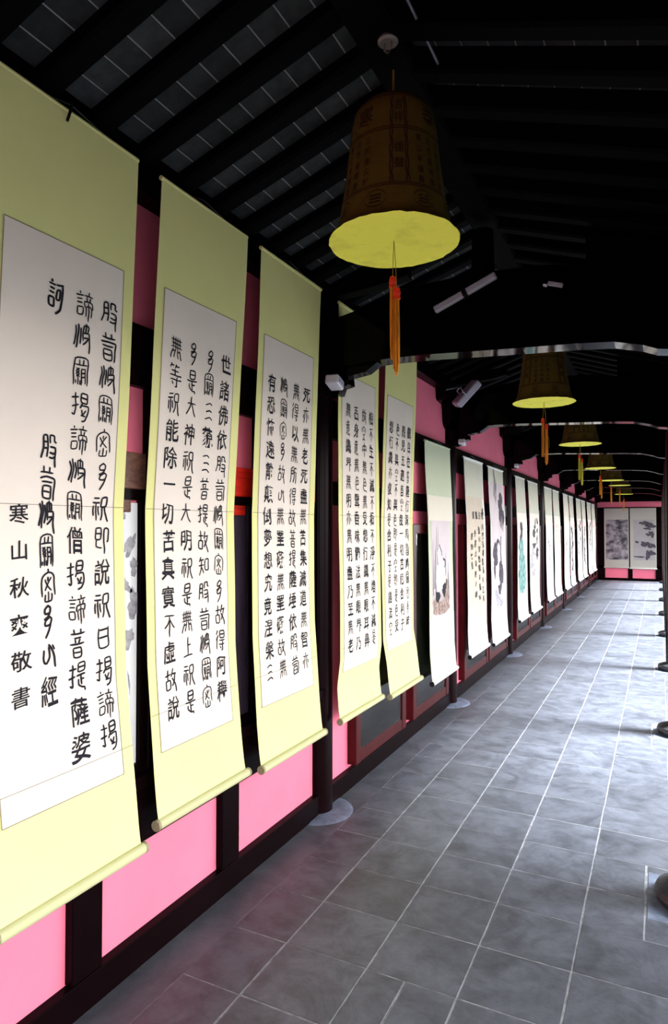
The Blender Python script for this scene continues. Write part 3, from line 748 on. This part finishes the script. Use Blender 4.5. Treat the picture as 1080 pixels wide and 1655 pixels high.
blob(g3, f3, W*.5, .76, .16, .06, .4, seed=9); blob(g3, f3, W*.3, .85, .08, .05, .4, seed=10)
ribbon(g2, f2, [(W*.35, 2.25), (W*.40, 2.1), (W*.30, 2.0), (W*.42, 1.9)], .014, .006)
make_scroll('white ink painting scroll of two dark eagles, beside the running-script scroll', y0, y1, 2.268, .332, farprof, 'silk_white',
            [('picture', .03, W-.03, .70, 2.10, 'painting_paper'), ('upper_mount', .004, W-.004, 2.10, 2.25, 'silk_sage')], rod='silk_white', rod_end='rod_dark',
            art=[('branches', 'ink_grey', g2, f2, .0034), ('rocks', 'ink_pale', g3, f3, .0035), ('eagles', 'ink_grey', g1, f1, .0038)], group='painting and white scrolls', seed=23)
# green landscape
y0, y1 = 8.62, 9.29; W = y1-y0
g1, f1 = [], []; g2, f2 = [], []
for (a, z, ra, rz) in ((.42, .90, .24, .19), (.38, 1.12, .22, .15), (.34, 1.34, .17, .13), (.62, 1.02, .13, .2)): blob(g1, f1, W*a, z, ra, rz, .22, seed=int(a*99))
for (a, z, ra, rz) in ((.38, 1.58, .08, .10), (.3, 1.48, .05, .06)): blob(g2, f2, W*a, z, ra, rz, .4, seed=int(z*99))
make_scroll('blue-green landscape painting scroll in a sage mount, right of the third wall column', y0, y1, 2.266, .392, farprof, 'silk_white',
            [('upper_mount', .004, W-.03, 1.79, 2.25, 'silk_sage'), ('picture', .01, W*.86, .69, 1.79, 'rice_paper')], rod='silk_white', rod_end='rod_dark',
            art=[('hills', 'ink_teal', g1, f1, .0035), ('peak', 'ink_grey', g2, f2, .0038)], group='painting and white scrolls', seed=24)
# the remaining wall scrolls
rest = [(9.54, 10.34, 2.26, .392, 'sage', 'cloud', 'white scroll with violet-grey ink foliage, just left of the fourth wall column'),
        (11.02, 11.78, 2.257, .40, 'sage', 'blank', 'mostly blank white scroll with a sage top, just right of the fourth wall column'),
        (11.93, 12.73, 2.257, .40, 'sage', 'text', 'white scroll with a brown column of small writing, left of the fifth wall column'),
        (13.27, 14.04, 2.25, .40, 'beige', 'blank', 'pale beige blank-looking scroll, just right of the fifth wall column'),
        (14.20, 14.95, 2.25, .40, 'sage', 'dark', 'white scroll with a tall dark ink mountain, left of the sixth wall column'),
        (15.50, 16.45, 2.245, .40, 'sage', 'cloud', 'white scroll with faint lilac ink, just right of the sixth wall column'),
        (16.62, 17.47, 2.245, .40, 'sage', 'dark', 'white scroll with a blue-grey ink streak, left of the seventh wall column'),
        (17.95, 18.95, 2.24, .40, 'sage', 'cloud', 'pale scroll with lilac ink, just right of the seventh wall column'),
        (19.12, 20.1, 2.24, .40, 'sage', 'text', 'pale scroll nearest the far end of the pink wall')]
for i, (y0, y1, zt, zb, top, kind, lab) in enumerate(rest):
    W = y1-y0; art = []; g1, f1 = [], []; g2, f2 = [], []; rd = random.Random(i+40)
    if kind == 'cloud':
        for k in range(11): blob(g1, f1, W*rd.uniform(.35, .75), rd.uniform(1.15, 1.75), rd.uniform(.04, .12), rd.uniform(.03, .07), .5, seed=k+i*20)
        for k in range(6): blob(g2, f2, W*rd.uniform(.15, .6), rd.uniform(.9, 1.3), rd.uniform(.05, .12), rd.uniform(.03, .06), .5, seed=k+i*30)
        art = [('ink_wash', 'ink_pale', g2, f2, .0035), ('foliage', 'ink_grey', g1, f1, .0038)]
    elif kind == 'dark':
        for k in range(9): blob(g1, f1, W*(.25+.25*rd.random()), .75+.1*k, .12*rd.uniform(.5, 1), .08, .4, seed=k+i*20)
        art = [('ink_mountain', 'ink_grey', g1, f1, .0038)]
    elif kind == 'text':
        rnd_s = '山水清音松風明月流水高山白雲'
        for c in range(3): col_text(g1, f1, rnd_s[c*3:c*3+9], W*(.7-.22*c), 1.62, .095, .07, .08, False, 2)
        art = [('calligraphy', 'ink_brown', g1, f1, .0038)]
    else:
        for k in range(3): blob(g1, f1, W*rd.uniform(.3, .6), rd.uniform(1.0, 1.4), .07, .05, .5, seed=k+i*20)
        art = [('ink_wash', 'ink_pale', g1, f1, .0038)]
    make_scroll(lab, y0, y1, zt, zb, farprof, 'silk_white', [('upper_mount', .004, W-.03, 1.80, zt-.02, 'silk_'+top), ('picture', W*.08, W*.88, .70, 1.80, 'rice_paper')],
                rod='silk_white', rod_end='rod_dark', art=art, group='painting and white scrolls', seed=50+i)
# far wall pair
bp_ = [(.3, Y_END-.06), (1.2, Y_END-.05), (2.3, Y_END-.05)]
def bprof(): return [(z, -y) for z, y in bp_]
g1, f1 = [], []; rd = random.Random(5)
W = .71
for (a, z, ra, rz) in ((.62, 1.72, .12, .05), (.8, 1.66, .13, .06), (.7, 1.56, .08, .03), (.86, 1.40, .06, .07), (.72, 1.38, .05, .03), (.3, 1.16, .04, .03), (.62, 1.10, .10, .07), (.86, 1.05, .08, .06), (.72, .78, .07, .09), (.88, .84, .08, .05), (.4, .72, .12, .02)):
    blob(g1, f1, W*(a-.04), z, ra*1.15, rz*1.3, .4, seed=int(a*100+z*50))
make_scroll('large grey ink landscape scroll on the far end wall, the left one', -1.515, -.835, 2.165, .388, bprof(), 'shaded_silk', [('picture', .045, .70*.94, .625, 1.83, 'far_ink_hills')],
            rod='shaded_silk', art=[], back=True, group='ink paintings on the far wall', seed=90, curl=.001)
make_scroll('large scroll with ink pine branches on the far end wall, the right one', -.80, -.09, 2.165, .37, bprof(), 'shaded_silk', [('picture', .09, W*.93, .62, 1.83, 'shaded_paper')],
            rod='shaded_silk', art=[('pine_branches', 'ink_grey', g1, f1, .0038)], back=True, group='ink paintings on the far wall', seed=91, curl=.001)

# white ink painting behind the near window
t = thing('ink_picture', 'white sheet with grey ink strokes in the dark window between the first two scrolls', 'picture', (PX+.001, 1.55, .735))
MB().box(0, .006, -.30, .308, 0, .955).build('sheet', 'feather_white', t)
g1, f1 = [], []
for (a, z, ra, rz, ro) in ((.27, .80, .05, .02, .9), (.24, .66, .045, .02, -.5), (.29, .58, .03, .05, .2), (.26, .46, .04, .03, .4), (.22, .9, .03, .02, .3), (.29, .72, .02, .03, 0), (.27, .30, .004, .04, .1), (.1, .7, .09, .05, .6), (.0, .5, .08, .06, .2)):
    blob(g1, f1, a, z, ra, rz, .4, seed=int(a*1000+z*77), rot=ro)
mb = MB(); mb.v = [(.0068, a, z) for a, z in g1]; mb.f = f1; tag(mb.build('ink_strokes', 'ink_pale', t, fix=False), kind='stuff')

# ================================================================ STELE CASES
random.seed(3)
INS = '楓橋夜泊月落烏啼霜滿天江漁火對愁眠姑蘇城外寒山寺鐘聲到客船'
def case(y0, y1, label, z0=.135, z1=1.625, text=True):
    W = y1-y0; fw = .075
    t = thing('stele_case', label, 'display case', (PX, (y0+y1)/2, z0), 'red-framed stele cases')
    H = z1-z0; h = W/2; D = .062
    MB().box(-.004, .012, -h+.02, h-.02, .02, H-.02).build('backing', 'case_back', t)
    for (a, b) in ((-h, -h+fw), (h-fw, h)): MB().box(-.004, D, a, b, 0, H, .005).build('frame_stile', 'red_frame', t)
    for (a, b) in ((0, fw), (H-fw, H)): MB().box(-.004, D-.004, -h+fw, h-fw, a, b, .005).build('frame_rail', 'red_frame', t)
    s = MB().box(.010, .030, -h+fw+.035, h-fw-.035, .24, H-fw-.03, .004).build('stele', 'stele_stone', t)
    if text:
        vs, fs = [], []; n = 0
        for c in range(5):
            for r_ in range(11):
                put_char(vs, fs, INS[n % len(INS)], (h-fw-.10)-c*(W-2*fw-.15)/5, H-fw-.12-r_*.095, .07, .07, False, 1); n += 1
        mb = MB(); mb.v = [(.0308, a, z) for a, z in vs]; mb.f = fs; mb.build('inscription', 'engraving', s, fix=False)
    for a in (-h+fw+.07, h-fw-.07):
        MB().box(.010, .045, a-.022, a+.022, .115, .150, .004).build('clip', 'clip_black', t)
        MB().box(.010, .045, a-.012, a+.012, .205, .235, .003).build('clip', 'clip_black', t)
    vs, fs = [], []
    for i, ch in enumerate('碑刻'): put_char(vs, fs, ch, -.03+.05*i, .175, .045, .05, False, 1)
    mb = MB(); mb.v = [(.0128, a, z) for a, z in vs]; mb.f = fs; mb.build('caption', 'engraving', t, fix=False)
    MB().box(.048, .052, -h+fw-.004, h-fw+.004, fw-.004, H-fw+.004).build('glass_pane', 'pane_glass', t)
hd = ['red-framed glass case below the fourth and fifth scrolls, nearest of the row', 'red-framed glass case with black stone left of the crane scroll']
case(3.70, 4.585, hd[0]); case(4.745, 5.675, hd[1])
n = 2
for k in range(1, 7):
    for (a, b) in ((.32, 1.29), (1.345, 2.30)):
        y0, y1 = COLY[k]+a, COLY[k]+b
        if k == 6 and False: continue
        case(y0, y1, '%s red-framed glass case along the wall, %s the %s wall column' % (ORD[n], 'first after' if a < 1 else 'second after', ORD[k]), text=(k < 3)); n += 1

# ================================================================ BELLS
BP = [(.222, 0), (.204, .018), (.192, .045), (.182, .085), (.171, .15), (.161, .22), (.152, .30), (.143, .37), (.134, .42), (.112, .448), (.05, .466)]
def bell_r(z):
    return interp([(b, a) for a, b in BP], z)
def bell_parts():
    parts = []
    mb = MB(); n = 48
    mb.lathe(BP, n, cap=False); o = len(mb.v)
    parts.append(('shade', mb.mesh('shade', 'bell_cloth', True), None))
    d = MB(); ring = []
    rd = random.Random(2); d.v.append((0, 0, .006))
    for k in range(64):
        a = 2*math.pi*k/64; r = .221+rd.uniform(-.002, .003); d.v.append((r*math.cos(a), r*math.sin(a), -.001+rd.uniform(-.001, .001)))
    for k in range(64): d.f.append((0, 1+(k+1) % 64, 1+k))
    parts.append(('base_disc', d.mesh('base_disc', 'bell_disc', False), None))
    # drawing wrapped on the bell
    vs, fs = [], []
    for z in (.105, .112, .300, .308, .42):
        ribbon(vs, fs, [(-math.pi+2*math.pi*i/60, z) for i in range(61)], .0035)
    for q in range(4):
        c = q*math.pi/2 + 0.02
        for dx in (-.17, -.13, .13, .17):
            ribbon(vs, fs, [(c+dx+.012*math.sin(i*1.3+dx*40), .115+.30*i/24) for i in range(25)], .022)
        # char columns in the lower panels
        for j, s in enumerate(('寒山寺鐘聲', '月落烏啼霜', '江楓漁火對')):
            for i, ch in enumerate(s):
                for sgn in (1,):
                    put_char(vs, fs, ch, c+.42+.25*j, .275-.036*i, .13, .028, False, 0)
        for i, ch in enumerate(('吉祥', '平安', '如意', '福壽')[q]): put_char(vs, fs, ch, c, .385-.045*i, .20, .04, False, 0)
        for i, ch in enumerate(('鐘聲', '清音', '如意', '平安')[q]): put_char(vs, fs, ch, c, .235-.055*i, .20, .04, False, 0)
        put_char(vs, fs, '寺月山寒'[q], c+math.pi/4, .362, .42, .075, False, 0)
        # trigram medallion
        cm = c+.42
        for cm in (c+.42, c+1.15):
            ribbon(vs, fs, [(cm+.19*math.cos(2*math.pi*i/20), .062+.030*math.sin(2*math.pi*i/20)) for i in range(21)], .004)
            for r_ in range(3):
                z = .050+.012*r_
                if (q+r_) % 2 or r_ < 2: ribbon(vs, fs, [(cm-.10+.02*i, z) for i in range(11)], .006)
                else:
                    ribbon(vs, fs, [(cm-.10+.02*i, z) for i in range(5)], .006); ribbon(vs, fs, [(cm+.02+.02*i, z) for i in range(5)], .006)
    mb = MB()
    mb.v = [((bell_r(z)+.0022)*math.cos(a), (bell_r(z)+.0022)*math.sin(a), z) for a, z in vs]; mb.f = fs
    parts.append(('drawing', mb.mesh('drawing', 'bell_ink', False, fix=False), None))
    mb = MB(); mb.tube([(0, 0, .46), (0, 0, .66)], .004, 6); parts.append(('hanging_cord', mb.mesh('hanging_cord', 'cord'), None))
    mb = MB(); mb.lathe([(.02, .47), (.035, .478), (.03, .492), (.012, .50)], 12); parts.append(('top_knob', mb.mesh('top_knob', 'lacquer', True), None))
    # two tassels on cords
    def tassel(x, y, ztop, L, rr):
        cord = MB(); cord.tube([(0, 0, .004), (x*.6, y*.6, ztop*.5), (x, y, ztop)], .0012, 5)
        cap = MB(); cap.lathe([(.004, ztop+.004), (.010, ztop), (.0125, ztop-.012), (.0125, ztop-.02), (.010, ztop-.024), (.0125, ztop-.03), (.0125, ztop-.036)], 14, x, y)
        body = MB(); rd = random.Random(int(L*1000))
        for k in range(26):
            t = rd.uniform(0, 6.28); q = rr*math.sqrt(rd.random()); dx, dy = q*math.cos(t), q*math.sin(t)
            l = L*rd.uniform(.86, 1)
            body.tube([(x+dx*.8, y+dy*.8, ztop-.03), (x+dx, y+dy, ztop-.03-l*.5), (x+dx*rd.uniform(.6, 1.1), y+dy*rd.uniform(.6, 1.1), ztop-l)], .0018, 4)
        return cord, cap, body
    for (x, y, zt_, L) in ((-.008, -.004, -.118, .285), (.014, .008, -.165, .295)):
        c_, cp, b_ = tassel(x, y, zt_, L, .0115)
        parts.append(('tassel_cord', c_.mesh('tassel_cord', 'cord'), None))
        parts.append(('tassel_cap', cp.mesh('tassel_cap', 'tassel_red', True), None))
        parts.append(('tassel', b_.mesh('tassel', 'tassel_orange', fix=False), None))
    mb = MB(); mb.tube([(.02, .008, -.26), (.032, .012, -.252), (.036, .013, -.30), (.035, .013, -.335)], .0010, 4)
    parts.append(('stray_thread', mb.mesh('stray_thread', 'cord'), None))
    return parts
BPARTS = bell_parts()
bells = [(-.80, 2.07, 2.57), (-.752, 4.98, 2.515), (-.78, 7.70, 2.52), (-.79, 10.6, 2.488), (-.80, 13.2, 2.472), (-.78, 15.7, 2.52), (-.82, 18.4, 2.45)]
blab = ['large brown paper bell lantern nearest the camera, with an orange tassel', 'second bell lantern, seen under the nearest cross beam']
for i, (x, y, z) in enumerate(bells):
    lab = blab[i] if i < 2 else '%s bell lantern counting away from the camera, brown with a yellow underside' % ORD[i]
    t = thing('bell_lantern', lab, 'lantern', (x, y, z), 'bell lanterns under the ridge')
    t.rotation_euler = (0, 0, R(-64) + i*.5)
    for nm, me, _ in BPARTS:
        if i == 2 and nm == 'tassel': me = me.copy(); me.materials[0] = M['tassel_yellow']
        link(nm, me, t)

# ================================================================ SMALL FITTINGS
t = thing('ceiling_hook', 'small round metal hook plate on the ridge above the nearest bell', 'hook', (-.765, 1.93, ZR-.115))
MB().lathe([(.032, .015), (.034, .006), (.026, 0), (.02, .004)], 16).build('plate', 'metal', t, smooth=True)
MB().tube([(-.012, 0, .004), (-.012, 0, -.018), (0, 0, -.030), (.012, 0, -.018), (.012, 0, .004)], .0035, 6).build('hook', 'metal', t, smooth=True)
tag(MB().tube([(XR+.15, 1.0, zroof(XR+.15)-.060), (XR+.15, 2.10, zroof(XR+.15)-.060)], .005, 8).build('roof_conduit', 'cable', smooth=True), 'thin grey conduit running along the roof beside the ridge', 'pipe')
def batten(name, label, p, q, w, h, m='lamp_grey', cat='lamp'):
    p, q = Vector(p), Vector(q); d = q-p; L = d.length; c = (p+q)/2
    t = thing(name, label, cat, tuple(c)); t.rotation_mode = 'QUATERNION'
    t.rotation_quaternion = d.to_track_quat('X', 'Z')
    MB().box(-L/2, L/2, -w/2, w/2, -h/2, h/2, min(w, h)*.2).build('housing', m, t)
    MB().box(-.012, .012, -w/2-.003, w/2+.003, -h/2-.003, h/2+.003, .002).build('strap', 'clip_black', t)
    return t
t = thing('beam_fixture', 'tiny pale fixture at mid height on the nearest cross beam', 'fixture', (-.435, 3.255, 2.76)); t.rotation_euler = (0, R(18), 0)
MB().box(-.035, .035, -.012, .01, -.009, .009, .003).build('body', 'lamp_grey', t)
MB().box(-.055, -.037, -.008, .01, -.016, -.006, .002).build('clip', 'lamp_white', t)
batten('batten_lamp', 'slanting pale grey batten lamp on the nearest cross beam', (-1.03, 3.245, 2.720), (-.715, 3.245, 2.850), .03, .036)
# floodlight on the second column's bracket
t = thing('floodlight', 'tilted grey floodlight beside the second wall column', 'lamp', (-1.47, 5.52, 2.745))
t.rotation_euler = (R(20), R(-48), R(25))
MB().box(-.135, .135, -.06, .06, -.032, .032, .010).build('housing', 'lamp_grey', t)
MB().box(-.11, .11, -.045, .045, -.034, -.027, .002).build('front_glass', 'case_back', t)
MB().tube([(-.03, -.058, 0), (-.03, -.062, .06), (0, 0, .085), (-.03, .062, .06), (-.03, .058, 0)], .006, 6).build('yoke', 'lamp_white', t, smooth=True)
MB().tube([(0, 0, .085), (-.10, .02, .16)], .010, 8).build('arm', 'clip_black', t, smooth=True)
for i, (y, z, s) in enumerate(((3.235, 2.40, 1.0), (5.85, 2.37, .8), (8.38, 2.37, .7))):
    t = thing('junction_box', ['pale junction box high beside the nearest wall column', 'small white junction box on the second wall column', 'tiny grey junction box on the third wall column'][i], 'box', (-1.605, y, z), 'junction boxes on the columns')
    t.rotation_euler = (R(-12), 0, R(8))
    MB().box(-.035*s, .04*s, -.055*s, .055*s, -.026*s, .026*s, .006).build('housing', 'lamp_white', t)
    MB().box(.04*s, .045*s, -.04*s, .04*s, -.018*s, .018*s, .002).build('lid', 'lamp_grey', t)
tag(MB().tube([(-1.612, 1.418, 2.905), (-1.60, 1.418, 2.895), (-1.598, 1.41, 2.87), (-1.60, 1.40, 2.835)], .005, 6).build('iron_hook', 'clip_black', smooth=True), 'black iron hook over the top of the leftmost scroll', 'hook')
bpy.data.objects.remove(_fo)
